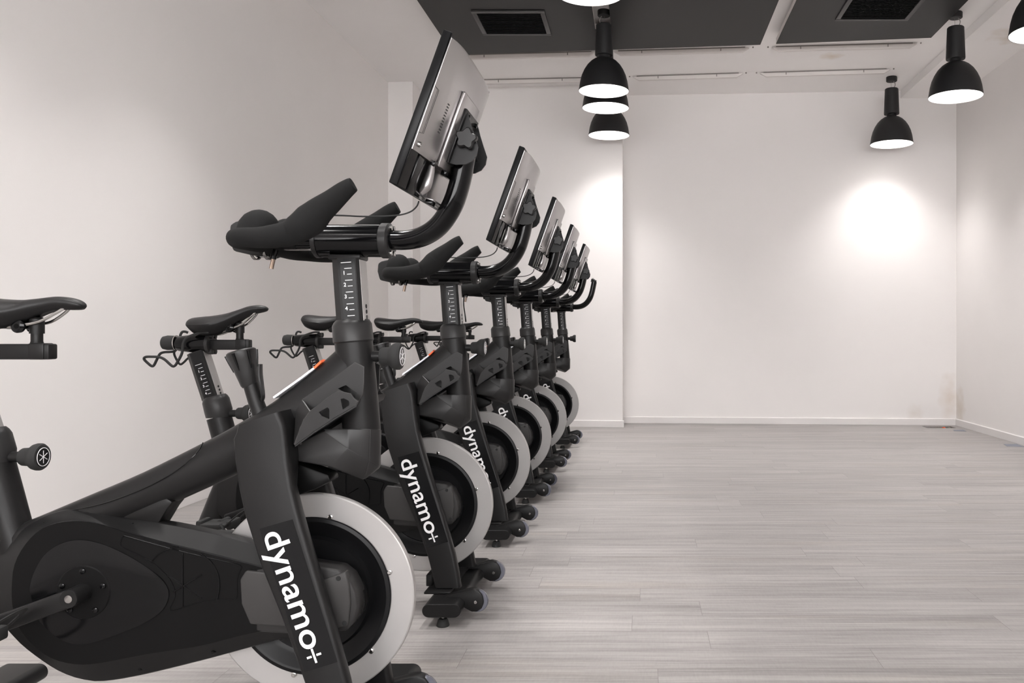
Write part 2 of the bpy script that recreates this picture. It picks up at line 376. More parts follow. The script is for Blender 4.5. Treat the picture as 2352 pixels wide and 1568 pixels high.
slot(-1.65, -.52, 8.42, 8.34, 'slot diffuser by the back wall, left of the pendants')
slot(-.08, .98, 8.30, 8.19, 'slot diffuser by the back wall, right of the stacked pendants')
slot(1.14, 2.36, 8.18, 8.06, 'slot diffuser by the back wall, ending at a pendant canopy')

# ------------------------------------------------------------------ pendant lamps
def make_pendant():
    root = empty('pendant_lamp', (0, 0, 0))
    b = MB(); b.lathe([(0, 0), (.05, 0), (.052, -.004), (.052, -.041), (.048, -.045), (0, -.045)], seg=32); b.build('canopy', M['lamp'], root)
    b = MB(); b.lathe([(0, -.115), (.058, -.115), (.064, -.121), (.073, -.357), (.071, -.365), (.05, -.365), (.046, -.368), (.046, -.385), (0, -.385)], seg=40); b.build('lamp_housing', M['lamp'], root)
    out = [(.046, -.385), (.052, -.389), (.075, -.397), (.105, -.417), (.135, -.448), (.160, -.487), (.180, -.532), (.193, -.58), (.201, -.63), (.2055, -.655)]
    sh = MB(); sh.lathe(out+[(.2055, -.658), (.2025, -.658)], seg=64); shade = sh.build('lamp_shade', M['lamp'], root)
    inn = [(.2025, -.6575), (.1975, -.63), (.1895, -.58), (.1765, -.532), (.156, -.489), (.1475, -.478)]
    b = MB(); b.lathe(inn, seg=64); b.build('reflector', M['lampin'], shade)
    b = MB(); b.lathe([(0, -.485), (.149, -.485)], seg=48); b.build('light_disc', M['lamplight'], shade)
    ld = bpy.data.lights.new('lamp_beam', 'SPOT'); ld.energy = SPOT_POWER; ld.spot_size = R(108); ld.spot_blend = 1.0; ld.shadow_soft_size = .07; ld.color = (1.0, .975, .955)
    lo = bpy.data.objects.new('lamp_beam', ld); COL.objects.link(lo); lo.parent = root; lo.location = (0, 0, -.49)
    b = MB(); b.tube([(-.018, 0, -.044), (-.03, 0, -.062), (-.034, 0, -.08), (-.028, 0, -.1), (-.016, 0, -.117)], .0035, 8, 4); b.build('power_cord', M['wire'], root)
    b = MB(); b.tube([(.006, 0, -.044), (.006, 0, -.117)], .0011, 6); b.build('suspension_wire', M['wire'], root)
    return root
G1, G2 = 'pendant lamps in the left row', 'pendant lamps in the right row'
lamp0 = make_pendant()
pend = [(-.287, 6.61, .95, 'black dome pendant hanging in front, nearest of the three stacked in line', G1),
        (-.294, 7.11, .95, 'black dome pendant in the middle of the three stacked in line', G1),
        (-.303, 8.10, .95, 'black dome pendant lowest and farthest of the three stacked in line', G1),
        (-.28, 4.69, .95, 'glowing pendant cut off by the top edge of the picture', G1),
        (2.45, 8.33, 1.0, 'black dome pendant farthest back on the right, near the back wall', G2),
        (2.455, 6.65, 1.0, 'black dome pendant beside the black panel corner, second back on the right', G2),
        (2.475, 5.23, 1.0, 'black dome pendant cut off by the right edge of the picture', G2)]
for i, (x, y, sc, lab, g) in enumerate(pend):
    o = lamp0 if i == 0 else copy_tree(lamp0)
    o.location = (x, y, ZC); o.scale = (sc,)*3; tag(o, lab, 'lamp', g)
    if i > 3: o.rotation_euler.z = R(150)
# extra unseen pendants for fill light: both rows extended, a third added at left
for x, y in ((-.28, 3.1), (-.28, 1.5), (-.28, -.1), (2.475, 3.9), (-.28, -1.7), (-1.5, 4.3), (-1.5, 3.1), (-1.5, 1.5), (-1.5, 0.0)):
    o = copy_tree(lamp0); o.location = (x, y, ZC); tag(o, 'black dome pendant added overhead, outside the view, for fill light', 'lamp', 'pendant lamps added overhead outside the view')

# ------------------------------------------------------------------ the exercise bike
# Bike space: x forward (0 at the flywheel axle), y across (minus = near side), z up from the floor.
# The side view was measured on the two nearest bikes; T and T2 turn those measures into metres.
BX = -.775
CY = [1.985, 3.045, 4.076, 5.04, 6.085, 7.29]
def T(px, py, v=0.0, k=0):
    D = CY[k]+v; return ((px-VPX)*D/FPX-BX, v, EYE-(py-VPY)*D/FPX)
def T2(px, py, v=0.0): return T(px, py, v, 1)
def XZ(l, v=0.0, k=0): return [(T(x, y, v, k)[0], T(x, y, v, k)[2]) for x, y in l]
def text_mesh(s, size=1.0, offset=0.0):
    cu = bpy.data.curves.new('t', 'FONT'); cu.body = s; cu.size = size; cu.offset = offset; cu.resolution_u = 6
    o = bpy.data.objects.new('t', cu); COL.objects.link(o)
    me = bpy.data.meshes.new_from_object(o.evaluated_get(bpy.context.evaluated_depsgraph_get()))
    vs = [v.co.copy() for v in me.vertices]; fs = [tuple(p.vertices) for p in me.polygons]
    bpy.data.objects.remove(o); bpy.data.curves.remove(cu); bpy.data.meshes.remove(me); return vs, fs
def add_flat(mb, vs, fs):
    b = bmesh.new(); V = [b.verts.new(v) for v in vs]
    for f in fs:
        try: b.faces.new([V[i] for i in f])
        except ValueError: pass
    mb._merge(b)
def emblem(b, c, r, axis='X', th=.0012, k=1.0):
    """ring with a six-armed star, on a face turned to +x (axis X) or to the near side (axis Y)"""
    def P(u, w_): return (c[0], c[1]+u, c[2]+w_) if axis == 'X' else (c[0]+u, c[1], c[2]+w_)
    b.tube([P(r*.86*math.cos(a), r*.86*math.sin(a)) for a in [2*math.pi*i/28 for i in range(29)]], th, 6, cap=False)
    for a in (90, 30, 150): b.tube([P(-r*.6*math.cos(R(a)), -r*.6*math.sin(R(a))), P(r*.6*math.cos(R(a)), r*.6*math.sin(R(a)))], th, 6)

def pull_knob(name, base, parent, tilt=0.0):
    """spring knob pointing forward: shaft, collar, fluted head with an emblem face"""
    b = MB(); x, y, z = base
    b.lathe([(.016, -.012), (.0165, -.002), (.0125, .0), (.0125, .03), (.0135, .03)], (x, y, z), 'X', 24)
    o = b.build(name, M['frame'], parent)
    b = MB(); b.lathe([(.0, .026), (.018, .026), (.0205, .03), (.0215, .045), (.025, .05), (.0295, .056), (.0315, .063), (.0315, .07), (.0285, .0745), (.024, .0755), (0, .0755)], (x, y, z), 'X', 36); b.build('knob_head', M['rubber'], o)
    b = MB(); b.lathe([(0.0, .0760), (.0235, .0760), (.0245, .0752)], (x, y, z), 'X', 36); b.build('knob_face', M['gloss'], o)
    b = MB(); emblem(b, (x+.0762, y, z), .0245, 'X', .0009); b.build('emblem', M['white'], o)
    return o

def post_scale(b, vface, top, bot, n=4, k=0, kx=0.0):
    """ticks and figures 1-4 printed down a post; top and bot are pixel-measured ends of the scale"""
def make_bike():
    root = empty('exercise_bike', (0, 0, 0))
    # ---- main frame: sloping beam
    b = MB()
    beam = [(60, 1247), (111, 1227), (230, 1177), (350, 1126), (486, 1062), (560, 1025), (640, 978), (710, 930), (770, 880), (812, 838)]
    b.tube([T(x, y) for x, y in beam], [(.047, .04)]*4+[(.050, .042), (.052, .043), (.053, .044), (.054, .044), (.055, .044), (.052, .042)], 26, 4)
    frame = b.build('main_beam', M['frame'], root)
    g = MB()  # parting line of the beam's lower cover
    g.tube([T(x, y, v) for x, y, v in ((142, 1175, -.028), (230, 1158, -.040), (330, 1122, -.0425), (400, 1084, -.0425), (440, 1052, -.041), (458, 1032, -.033), (466, 1016, -.02))], .0011, 6, 5)
    g.build('parting_line', M['gloss'], frame)
    b = MB(); b.prism(XZ([(285, 1187), (330, 1160), (372, 1141), (396, 1136), (413, 1147), (400, 1163), (374, 1206), (300, 1206)]), -.03, .03, .006); b.build('beam_gusset', M['frame'], root)
    # caution label on top of the beam
    b = MB(); lab = [(637, 908), (700, 866), (728, 845)]
    def strip(b, pts, hw, th):
        rings = []
        for x, y in pts:
            p = Vector(T(x, y)); d = (Vector(T(*pts[-1]))-Vector(T(*pts[0]))).normalized(); n = Vector((-d.z, 0, d.x))
            rings.append([p+Vector((0, -hw, 0))-n*.004, p+Vector((0, -hw, 0))+n*th*.2, p+n*th, p+Vector((0, hw, 0))+n*th*.2, p+Vector((0, hw, 0))-n*.004])
        b.loft(rings)
    strip(b, [(637, 910), (700, 865), (729, 843)], .024, .004); b.build('caution_label', M['label'], frame)
    b = MB(); strip(b, [(729, 843), (745, 828)], .024, .0045); b.build('label_end', M['orange'], frame)
    # ---- head tube and collar
    b = MB(); b.tube([T(812, 780), T(822, 880), T(831, 985), T(835, 1030)], [.0425, .0425, .0425, .04], 32); head = b.build('head_tube', M['frame'], root)
    b = MB(); b.tube([T(807, 733), T(807.5, 738), T(808.5, 746), T(812, 783), T(812.2, 786)], [.034, .040, .0445, .0455, .043], 32); b.build('head_collar', M['plastic'], root)
    pull_knob('pull_knob', T(849, 818, 0), root)
    # ---- handlebar post with printed scale
    def post(name, a, c, wx, wy, parent, h0=.0115):
        b = MB(); ch = .3; rings = []
        A = Vector(a); Cc = Vector(c); t = (Cc-A).normalized(); xd = Vector((-t.z, 0, t.x)); xd = xd if xd.x > 0 else -xd
        for p in (A, Cc):
            rings.append([p+xd*(u*wx/2)+Vector((0, q*wy/2, 0)) for u, q in ((-1, -.45), (-.45, -1), (.8, -1), (1, -.8), (1, .8), (.8, 1), (-.45, 1), (-1, .45))])
        b.loft(rings); o = b.build(name, M['frame'], parent, ang=20)
        # black printed strip and scale on the near face
        up = -t if t.z < 0 else t
        def Q(u, h, off): return A+up*(-h)+xd*u*wx/2+Vector((0, -wy/2-off, 0))
        Lp = (Cc-A).length
        d = MB(); d.loft([[Q(-.28, .004, .0), Q(.74, .004, .0), Q(.74, Lp, .0), Q(-.28, Lp, .0)], [Q(-.28, .004, .0006), Q(.74, .004, .0006), Q(.74, Lp, .0006), Q(-.28, Lp, .0006)]]); d.build('scale_strip', M['decal'], o)
        d = MB(); step = .0272
        def bar(u0, u1, h): d.loft([[Q(u0, h-.0007, .0007), Q(u1, h-.0007, .0007), Q(u1, h+.0007, .0007), Q(u0, h+.0007, .0007)], [Q(u0, h-.0007, .0012), Q(u1, h-.0007, .0012), Q(u1, h+.0007, .0012), Q(u0, h+.0007, .0012)]])
        bar(-.22, .50, h0)
        for i in range(4):
            bar(0, .50, h0+step*(i+.5)); bar(.16, .50, h0+step*(i+1))
            vs, fs = text_mesh(str(i+1), .0122, .0002)
            o0 = Q(-.13, h0+step*(i+1)+.0005, .001)
            add_flat(d, [o0+xd*v.x+up*v.y for v in vs], fs)
        if h0+step*4.5 < Lp-.002: bar(0, .50, h0+step*4.5)
        d.build('scale_print', M['white'], o)
        # locating holes with a bright front strip
        d = MB(); F = lambda u, h, off: A+up*(-h)+xd*(wx/2+off)+Vector((0, u*wy/2, 0))
        d.loft([[F(-.78, .002, 0), F(.78, .002, 0), F(.78, Lp, 0), F(-.78, Lp, 0)], [F(-.78, .002, .0006), F(.78, .002, .0006), F(.78, Lp, .0006), F(-.78, Lp, .0006)]]); d.build('front_strip', M['silver'], o)
        d = MB()
        for i in range(3): d.lathe([(.005, .0), (.005, .0012), (0, .0012)], F(.0, Lp-.008-.0125*i, .0004), 'X', 14)
        d.build('post_hole', M['vent_dark'], o)
        return o
    post('handlebar_post', T(800, 594), T(810, 738), .066, .062, root)
    # ---- handlebar slide housing, end ring, base tube
    b = MB(); b.tube([T(729, 553), T(735, 553), T(893, 553)], [(.033, .036), (.038, .042), (.038, .042)], 30); hous = b.build('slide_housing', M['gloss'], root)
    b = MB(); b.tube([T(878, 553), T(880, 553), T(896, 553), T(900, 553)], [(.0385, .043), (.041, .046), (.041, .046), (.037, .041)], 30); b.build('end_ring', M['plastic'], hous)
    b = MB(); b.tube([T(726, 553), T(728, 553), T(737, 553)], [(.037, .041), (.040, .0445), (.040, .0445)], 30); b.build('end_ring', M['plastic'], hous)
    b = MB(); b.box(T(800, 592), (.075, .062, .012), .004); b.build('housing_seat', M['frame'], hous)
    b = MB()
    for z in (-.034, .034):
        for y in (-.012, .012): b.lathe([(.006, .0), (.006, .004), (.0, .0045)], (T(900, 553)[0], y, T(0, 553)[2]+z*.86), 'X', 12)
    b.build('ring_bolts', M['chrome'], hous)
    b = MB(); b.tube([T(556, 556), T(735, 556)], [(.016, .024)]*2, 20); b.build('slide_tube', M['gloss'], root)
    b = MB(); b.tube([T(630, 573), T(735, 573)], [(.0025, .010)]*2, 10); b.build('slide_rail', M['bsilver'], root)
    # ---- neck carrying the monitor
    b = MB(); neck = [(893, 551), (935, 551), (975, 541), (1010, 516), (1038, 474), (1055, 425), (1066, 375), (1074, 335)]
    b.tube([T(x, y, -.03*min(1, i/4)) for i, (x, y) in enumerate(neck)], [(.0225, .031)]*8, 28, 6); b.build('monitor_neck', M['gloss'], root)
    # ---- padded handlebar, one loop each side with a raised horn
    bar = MB(); vb = -.06; hv = .16
    line = [(560, 547, .0195), (600, 548, .0215), (636, 545, .0240), (668, 537, .0265), (692, 524, .0300), (713, 504, .0335), (734, 484, .0290), (764, 460, .0235), (790, 438, .0195), (808, 425, .0160), (811, 423, .0135)]
    for sg in (-1, 1):
        q = [T(x, y, -.22) for x, y, _ in line]; xs, zs = T(533, 546, -.22)[0], T(533, 546, -.22)[2]
        path = [(xs, vb+sg*.0, zs), (xs, vb+sg*.09, zs), (xs+.004, vb+sg*.145, zs)]+[(p[0], vb+sg*(hv+(.02 if i < 3 else .01 if i < 5 else 0)), p[2]) for i, p in enumerate(q)]
        bar.tube(path, [.019, .0195, .0205]+[w_ for *_, w_ in line], 22, 5)
    bar.build('padded_handlebar', M['foam'], root, ang=45)
    b = MB(); c0 = Vector(T(603, 525, -.12))   # raised padded hoops inside the bar
    for sg in (-1, 1):
        b.tube([(c0.x, vb+sg*.105, c0.z-.03), (c0.x, vb+sg*.098, c0.z-.004), (c0.x+.002, vb+sg*.072, c0.z+.006), (c0.x, vb+sg*.048, c0.z-.004), (c0.x, vb+sg*.04, c0.z-.03)], [.034, .0345, .0335, .033, .030], 20, 4)
    b.build('palm_rest', M['foam'], root)
    b = MB(); b.prism(XZ([(529, 516), (541, 509), (585, 499), (598, 504), (602, 530), (602, 570), (598, 584), (575, 585), (535, 576), (527, 545)], -.10), -.105, .01, .008); b.build('bar_clamp_block', M['rubber'], root)
    b = MB()
    for px in (588, 617): b.lathe([(.032, -.003), (.0345, -.003), (.0345, .003), (.032, .003)], T(px, 562, -.06), 'X', 28)
    clamp = b.build('clamp_rings', M['bsilver'], root)
    b = MB(); b.tube([T(602, 568, -.06), T(603, 590, -.06)], [(.016, .022), (.014, .018)], 14); b.build('clamp_body', M['gloss'], root)
    lev = MB(); lev.tube([T(634, 573, -.09), T(630, 585, -.09), T(628, 595, -.09)], .006, 10); lv = lev.build('clamp_lever', M['gloss'], root)
    lev = MB(); lev.tube([T(628, 595, -.09), T(623, 617, -.09)], .0047, 10); lev.build('lever_tip', M['rust'], lv)
    # ---- resistance lever on the beam
    b = MB(); b.tube([T(576, 882), T(589, 925), T(600, 955)], [.017, .0175, .018], 22); rl = b.build('resistance_control', M['frame'], root)
    b = MB(); ax = (Vector(T(553, 806))-Vector(T(574, 884))).normalized()
    L = (Vector(T(553, 806))-Vector(T(574, 884))).length
    b.lathe([(.0, -.003), (.017, -.003), (.0195, .002), (.024, L*.35), (.030, L*.75), (.033, L*.93), (.0325, L*.985), (.029, L*1.02), (.0, L*1.03)], T(574, 884), tuple(ax), 30); b.build('control_knob', M['plastic'], rl)
    b = MB()
    for i in range(6):
        a = 2*math.pi*i/6+.4; q = Vector((0, 0, 1)).rotation_difference(ax); e = q @ Vector((math.cos(a), math.sin(a), 0))
        p = Vector(T(574, 884)); b.tube([p+ax*L*.45+e*.026, p+ax*L*.7+e*.0295, p+ax*L*.95+e*.0325], [.0012, .003, .0045], 8)
    b.build('knob_grip_ribs', M['gloss'], rl)
    b = MB(); b.tube([T(598, 836, -.01), T(597, 860, -.01), T(601, 885, -.01), T(604, 912, -.005), T(598, 925)], [(.004, .009), (.0055, .010), (.0045, .009), (.004, .008), (.004, .006)], 12, 4); b.build('brake_trigger', M['plastic'], rl)
    # ---- accessory trays either side of the head tube
    for sg in (-1, 1):
        P1_ = XZ([(676, 1022), (680, 985), (684, 944), (695, 918), (735, 890), (780, 858), (815, 833), (835, 843), (834, 880), (832, 903), (823, 922), (812, 925), (750, 962), (700, 1005)], -.06)
        P2_ = XZ([(678, 1022), (690, 983), (700, 962), (714, 944), (745, 920), (776, 898), (806, 905), (813, 916), (822, 922), (818, 930), (772, 957), (720, 991)], -.10)
        Ho = [XZ([(733, 946), (740, 955), (757, 962), (757, 938), (752, 935)], -.10), XZ([(783, 916), (789, 914), (802, 920), (803, 930), (788, 940)], -.10)]
        H1_ = [XZ([(776, 892), (794, 884), (820, 902), (814, 914)], -.06)]
        b = MB(); lo, hi = sorted((sg*.060, sg*.056)); b.prism(P1_, lo, hi, 0, H1_); tr = b.build('accessory_tray', M['plastic'], root)
        b = MB(); lo, hi = sorted((sg*.102, sg*.098)); b.prism(P2_, lo, hi, 0, Ho); b.build('tray_lip', M['plastic'], tr)
        b = MB()   # floor joining lip and back
        fl = [(676, 1022), (720, 993), (772, 960), (818, 932), (828, 915)]
        A_ = XZ(fl, -.06); B_ = XZ([(678, 1022), (720, 991), (772, 957), (818, 930), (824, 919)], -.10)
        b.loft([[(a[0], sg*.058, a[1]), (c[0], sg*.1, c[1]), (c[0], sg*.1, c[1]-.004), (a[0], sg*.058, a[1]-.004)] for a, c in zip(A_, B_)])
        A_ = XZ([(676, 1020), (682, 944), (695, 918)], -.06); B_ = XZ([(678, 1020), (700, 962), (714, 944)], -.10)
        b.loft([[(a[0], sg*.058, a[1]), (c[0], sg*.1, c[1]), (c[0]-.003, sg*.1, c[1]), (a[0]-.003, sg*.058, a[1])] for a, c in zip(A_, B_)])
        b.build('tray_floor', M['plastic'], tr)
        b = MB()   # rounded rims of the moulding, with their edge highlight in the lighter grey
        for a, c in ((P1_[2:11], .058), (P2_[:10], .1)): b.tube([(x, sg*c, z) for x, z in a], .0019, 8)
        b.build('tray_rim', M['grey'], tr)
    # ---- nose guard under the head tube
    b = MB(); bb = bmesh.new()
    def V(px, py, v): return bb.verts.new(T(px, py, v))
    def sgn(sg):
        a = V(678, 1022, sg*.052); a2 = V(684, 1058, sg*.050); cr = V(745, 988, sg*.058); d = V(800, 1030, sg*.056); e = V(848, 1058, sg*.043)
        u0 = V(742, 985, sg*.044); u1 = V(800, 984, sg*.046); u2 = V(850, 985, sg*.040); u3 = V(868, 985, sg*.022)
        l1 = V(760, 1072, sg*.050); l2 = V(836, 1102, sg*.022)
        return a, a2, cr, d, e, u0, u1, u2, u3, l1, l2
    n_ = sgn(-1); f_ = sgn(1); top = V(877, 985, 0); nose = V(875, 1072, 0); ea = V(868, 1070, -.02); eb = V(868, 1070, .02)
    for (a, a2, cr, d, e, u0, u1, u2, u3, l1, l2), ex in ((n_, ea), (f_, eb)):
        for q in ((a, a2, l1, d, cr), (cr, d, u1, u0), (d, e, u2, u1), (e, ex, u3, u2), (ex, nose, top, u3), (d, l1, l2, e), (e, l2, ex), (ex, l2, nose)): bb.faces.new(q)
    bb.faces.new((n_[10], nose, f_[10])) ; bb.faces.new((n_[9], n_[10], f_[10], f_[9])); bb.faces.new((n_[1], n_[9], f_[9], f_[1])); bb.faces.new((n_[0], n_[1], f_[1], f_[0]))
    bb.faces.new((n_[2], n_[0], f_[0], f_[2])); bb.faces.new((n_[5], n_[2], f_[2], f_[5])); bb.faces.new((n_[6], n_[5], f_[5], f_[6])); bb.faces.new((n_[7], n_[6], f_[6], f_[7])); bb.faces.new((n_[8], n_[7], f_[7], f_[8])); bb.faces.new((top, n_[8], f_[8]))
    bmesh.ops.recalc_face_normals(bb, faces=bb.faces)
    bmesh.ops.bevel(bb, geom=[e for e in bb.edges if len(e.link_faces) == 2 and e.calc_face_angle(0) > R(12)], offset=.004, segments=3, affect='EDGES', clamp_overlap=True)
    b._merge(bb); ng = b.build('nose_guard', M['plastic'], root, ang=45)
    b = MB(); b.lathe([(0, -.002), (.003, -.002), (.004, 0)], T(691, 1018, -.055), 'Y', 12); b.build('guard_screw', M['chrome'], ng)
    b = MB(); b.prism(XZ([(655, 1050), (690, 1058), (765, 1085), (770, 1100), (735, 1118), (680, 1138), (655, 1120)]), -.03, .03, .005); b.prism(XZ([(650, 1068), (676, 1065), (680, 1078), (650, 1082)], -.05), -.05, -.03, .002)
    b.build('magnet_housing', M['cover'], root)
    # ---- fork legs
    def vf(py): return -.108-.04*max(0, (py-1000))/688
    st = [(945, 560, 640, 20), (975, 541, 652, 0), (1000, 534, 656, 0), (1060, 538, 662, 0), (1120, 547, 671, 0), (1180, 560, 686, 0), (1300, 598, 721, 0), (1430, 650, 760, 0), (1568, 698, 797, 0), (1640, 716, 811, 0), (1690, 726, 818, 0)]
    def legmb(sg):
        b = MB(); rings = []
        for i, (py, L_, R_, s_) in enumerate(st):
            v = vf(py); vb = {0: -.02, 1: -.028, 2: -.03, 3: -.045}.get(i, v+.038)
            xl = T(L_, py, v)[0]; xr = T(R_, py, v)[0]; z = T(0, py, v)[2]
            zl = z if i > 0 else T(0, 975, v)[2]
            if i == 0: xl = T(545, 945, v)[0]
            r = .012; ring = []
            for cx, cv, a0 in ((xr-r, v+r, -90), (xr-r, vb-r, 0), (xl+r*.6, vb-r, 90), (xl+r*.6, v+r*.6, 180)):
                rr = r if cx > (xl+xr)/2 else r*.6
                for a in (0, 30, 60, 90):
                    ang = R(a0+a); ring.append((cx+rr*math.cos(ang), sg*-1*(cv+rr*math.sin(ang)), z))
            # slanted top: left side lower than right
            if i < 3:
                dz = (.030, .018, .009)[i]; ring = [(x, y, zz-dz*(1-(x-xl)/(xr-xl))) for x, y, zz in ring]
            rings.append(ring)
        b.loft(rings); return b
    near = legmb(-1).build('fork_leg', M['frame'], root, ang=40); far = legmb(1).build('fork_leg', M['frame'], root, ang=40)
    # logo
    def leg_pt(px, py, off): return Vector(T(px, py, vf(py)-off))
    b = MB(); c_ = [(601, 1205), (660, 1190), (772, 1500), (702, 1545)]
    b.loft([[leg_pt(x, y, -.0003) for x, y in [(596, 1214), (672, 1192), (775, 1520), (700, 1543)]], [leg_pt(x, y, .0006) for x, y in [(596, 1214), (672, 1192), (775, 1520), (700, 1543)]]])
    dec = b.build('logo_decal', M['decal'], near)
    vs, fs = text_mesh('dynamo', 1.0, .010)
    x0 = min(v.x for v in vs); x1 = max(v.x for v in vs); y1 = max(v.y for v in vs)
    Sx, Sy = 603.5, 1228.0; u = (.33, .944); n = (.944, -.33)
    b = MB(); pts = []
    for v in vs:
        a = (v.x-x0)/(x1-x0)*283; h = v.y/y1*54
        pts.append(leg_pt(Sx+u[0]*a+n[0]*h, Sy+u[1]*a+n[1]*h, .0011))
    add_flat(b, pts, fs)
    cxp, cyp = Sx+u[0]*301+n[0]*19.5, Sy+u[1]*301+n[1]*19.5
    def barq(da, dh, la, lh):
        P_ = [leg_pt(cxp+u[0]*(da+i*la)+n[0]*(dh+j*lh), cyp+u[1]*(da+i*la)+n[1]*(dh+j*lh), .0011) for i, j in ((-1, -1), (1, -1), (1, 1), (-1, 1))]
        add_flat(b, P_, [(0, 1, 2, 3)])
    barq(0, 0, 17, 2.6); barq(0, -11.5, 2.6, 5.8); barq(0, 11.5, 2.6, 5.8)
    b.build('logo_lettering', M['white'], near)
    # ---- flywheel
    FV = .02; fz = T(717, 1368, FV)[2]; fx = T(717, 1368, FV)[0]; c = (fx, 0, fz)
    b = MB(); b.lathe([(.176, FV+.002), (.237, FV), (.2395, FV+.0015), (.240, FV+.004), (.240, FV+.018), (.2385, FV+.021), (.176, FV+.021)], c, 'Y', 128); fw = b.build('flywheel', M['silver'], root)
    b = MB(); b.lathe([(.186, FV-.0012), (.184, FV-.004), (.176, FV-.006), (.170, FV-.004), (.150, FV+.012), (.138, FV+.016), (.132, FV+.006), (.10, FV+.008), (.04, FV+.004), (.0, FV+.004)], c, 'Y', 96); b.build('dish', M['dish'], fw)
    b = MB(); b.lathe([(.19, FV+.0215), (.18, FV+.024), (.14, FV+.016), (.05, FV+.03), (0, FV+.03)], c, 'Y', 64); b.build('dish', M['dish'], fw)
    for i in range(6):
        a = R(17+60*i); b = MB(); b.lathe([(.0, -.0045), (.0035, -.0045), (.0038, -.003), (.0062, -.002), (.0065, .001)], (fx+.190*math.cos(a), FV, fz+.190*math.sin(a)), 'Y', 14); b.build('flywheel_bolt', M['chrome'], fw)
    # ---- drive cover
    RO = [(-48, 1365), (-42, 1320), (-22, 1290), (0, 1268), (50, 1218), (91, 1190), (140, 1172), (190, 1167), (240, 1173), (290, 1187), (380, 1200), (430, 1209), (500, 1224), (565, 1241), (640, 1262), (720, 1288), (790, 1308), (825, 1335), (838, 1378), (828, 1415), (795, 1438), (700, 1456), (640, 1468), (560, 1490), (460, 1517), (323, 1550), (234, 1564), (185, 1558), (146, 1544), (110, 1523), (55, 1482), (20, 1446), (-10, 1418), (-38, 1392)]
    FO = [(28, 1350), (33, 1300), (55, 1255), (90, 1218), (130, 1201), (180, 1196), (230, 1203), (290, 1222), (370, 1245), (450, 1264), (560, 1292), (640, 1312), (700, 1326), (740, 1346), (750, 1380), (735, 1412), (690, 1428), (620, 1444), (540, 1462), (460, 1482), (338, 1501), (234, 1521), (182, 1525), (130, 1515), (91, 1493), (62, 1465), (39, 1430), (29, 1385)]
    vr, vq = -.026, -.07
    def cr_(l, v): return [tuple(p) for p in resample([T(x, y, v) for x, y in l], 96)]
    ro = cr_(catmull(RO+[RO[0]], 4)[:-1], vr); fo = cr_(catmull(FO+[FO[0]], 4)[:-1], vq)
    b = MB(); b.loft([[(p[0], -.004, p[2]) for p in ro], ro, [tuple(Vector(a).lerp(Vector(d), .06)+Vector((0, -.004, 0))) for a, d in zip(ro, fo)], [tuple(Vector(d)+(Vector(a)-Vector(d))*.03+Vector((0, .004, 0))) for a, d in zip(ro, fo)], fo])
    cov = b.build('drive_cover', M['rim'], root, ang=24)
    b = MB(); b.loft([[(p[0], vq+.001, p[2]) for p in fo], [(p[0], vq-.0015, p[2]) for p in fo]]); b.build('cover_face', M['cover'], cov)
    TD = [(69, 1352), (78, 1316), (104, 1272), (143, 1246), (187, 1238), (234, 1247), (286, 1269), (338, 1300), (377, 1332), (391, 1363), (377, 1399), (338, 1428), (286, 1451), (234, 1470), (195, 1479), (156, 1475), (117, 1451), (86, 1415)]
    td = [tuple(p) for p in resample([T(x, y, vq) for x, y in catmull(TD+[TD[0]], 4)[:-1]], 72)]
    cc = Vector((sum(p[0] for p in td)/72, 0, sum(p[2] for p in td)/72))
    def shr(p, k, v): return (cc.x+(p[0]-cc.x)*k, v, cc.z+(p[2]-cc.z)*k)
    b = MB(); b.loft([[shr(p, 1, vq-.001) for p in td], [shr(p, .992, vq-.0035) for p in td], [shr(p, .9, vq-.005) for p in td], [shr(p, .5, vq-.0065) for p in td]]); b.build('crank_surround', M['gloss'], cov, ang=50)
    b = MB()   # raised outline panel with star emblem
    def fl_(l, th=.0013, sm=3): b.tube([T(x, y, vq-.0015) for x, y in l], th, 6, sm)
    fl_([(284, 1230), (400, 1262), (500, 1286), (552, 1298), (551, 1312), (545, 1330), (544, 1370), (535, 1376), (503, 1377), (447, 1386), (392, 1402), (402, 1370), (398, 1345), (380, 1318), (340, 1285), (285, 1258), (277, 1250), (280, 1236), (284, 1230)])
    e0 = (419.6, 1340); fl_([(419.6, 1270), (419.6, 1392)], .002, 0); fl_([(385, 1321), (464, 1373)], .002, 0); fl_([(464, 1319), (398, 1359)], .002, 0)
    fl_([(350, 1288), (362, 1274), (385, 1261), (410, 1256)], .0018); fl_([(462, 1272), (485, 1290), (501, 1318), (504, 1350), (499, 1376)], .0018)
    b.build('cover_emblem', M['gloss'], cov)
    b = MB()
    for x, y, v in ((103, 1203, -.045), (305, 1205, -.04), (478, 1244, -.042), (322, 1536, -.04), (147, 1537, -.035), (490, 1497, -.045), (-28, 1371, -.03)):
        b.lathe([(.0, -.003), (.003, -.003), (.0045, -.001), (.0052, .003)], T(x, y, v), 'Y', 12)
    b.build('cover_screws', M['gloss'], cov)
    # hub end of the cover: two grey steps
    b = MB(); b.prism(XZ([(600, 1296), (690, 1283), (788, 1299), (812, 1318), (828, 1352), (832, 1385), (824, 1415), (808, 1438), (700, 1446), (600, 1440)], -.04), -.072, -.01, .006, seg=3); b.build('hub_shroud', M['dgrey'], cov)
    b = MB(); b.prism(XZ([(553, 1330), (566, 1309), (640, 1318), (735, 1334), (795, 1311), (803, 1345), (806, 1385), (800, 1436), (768, 1443), (690, 1440), (576, 1432), (556, 1385)], -.075), -.080, -.055, .004, seg=3); hc = b.build('hub_cover', M['grey'], cov)
    b = MB()
    for x, y in ((777, 1328), (791, 1431)): b.lathe([(0, -.0008), (.0052, -.0008), (.0056, .0)], T(x, y, -.0805), 'Y', 14)
    b.build('hub_screws', M['vent_dark'], hc)
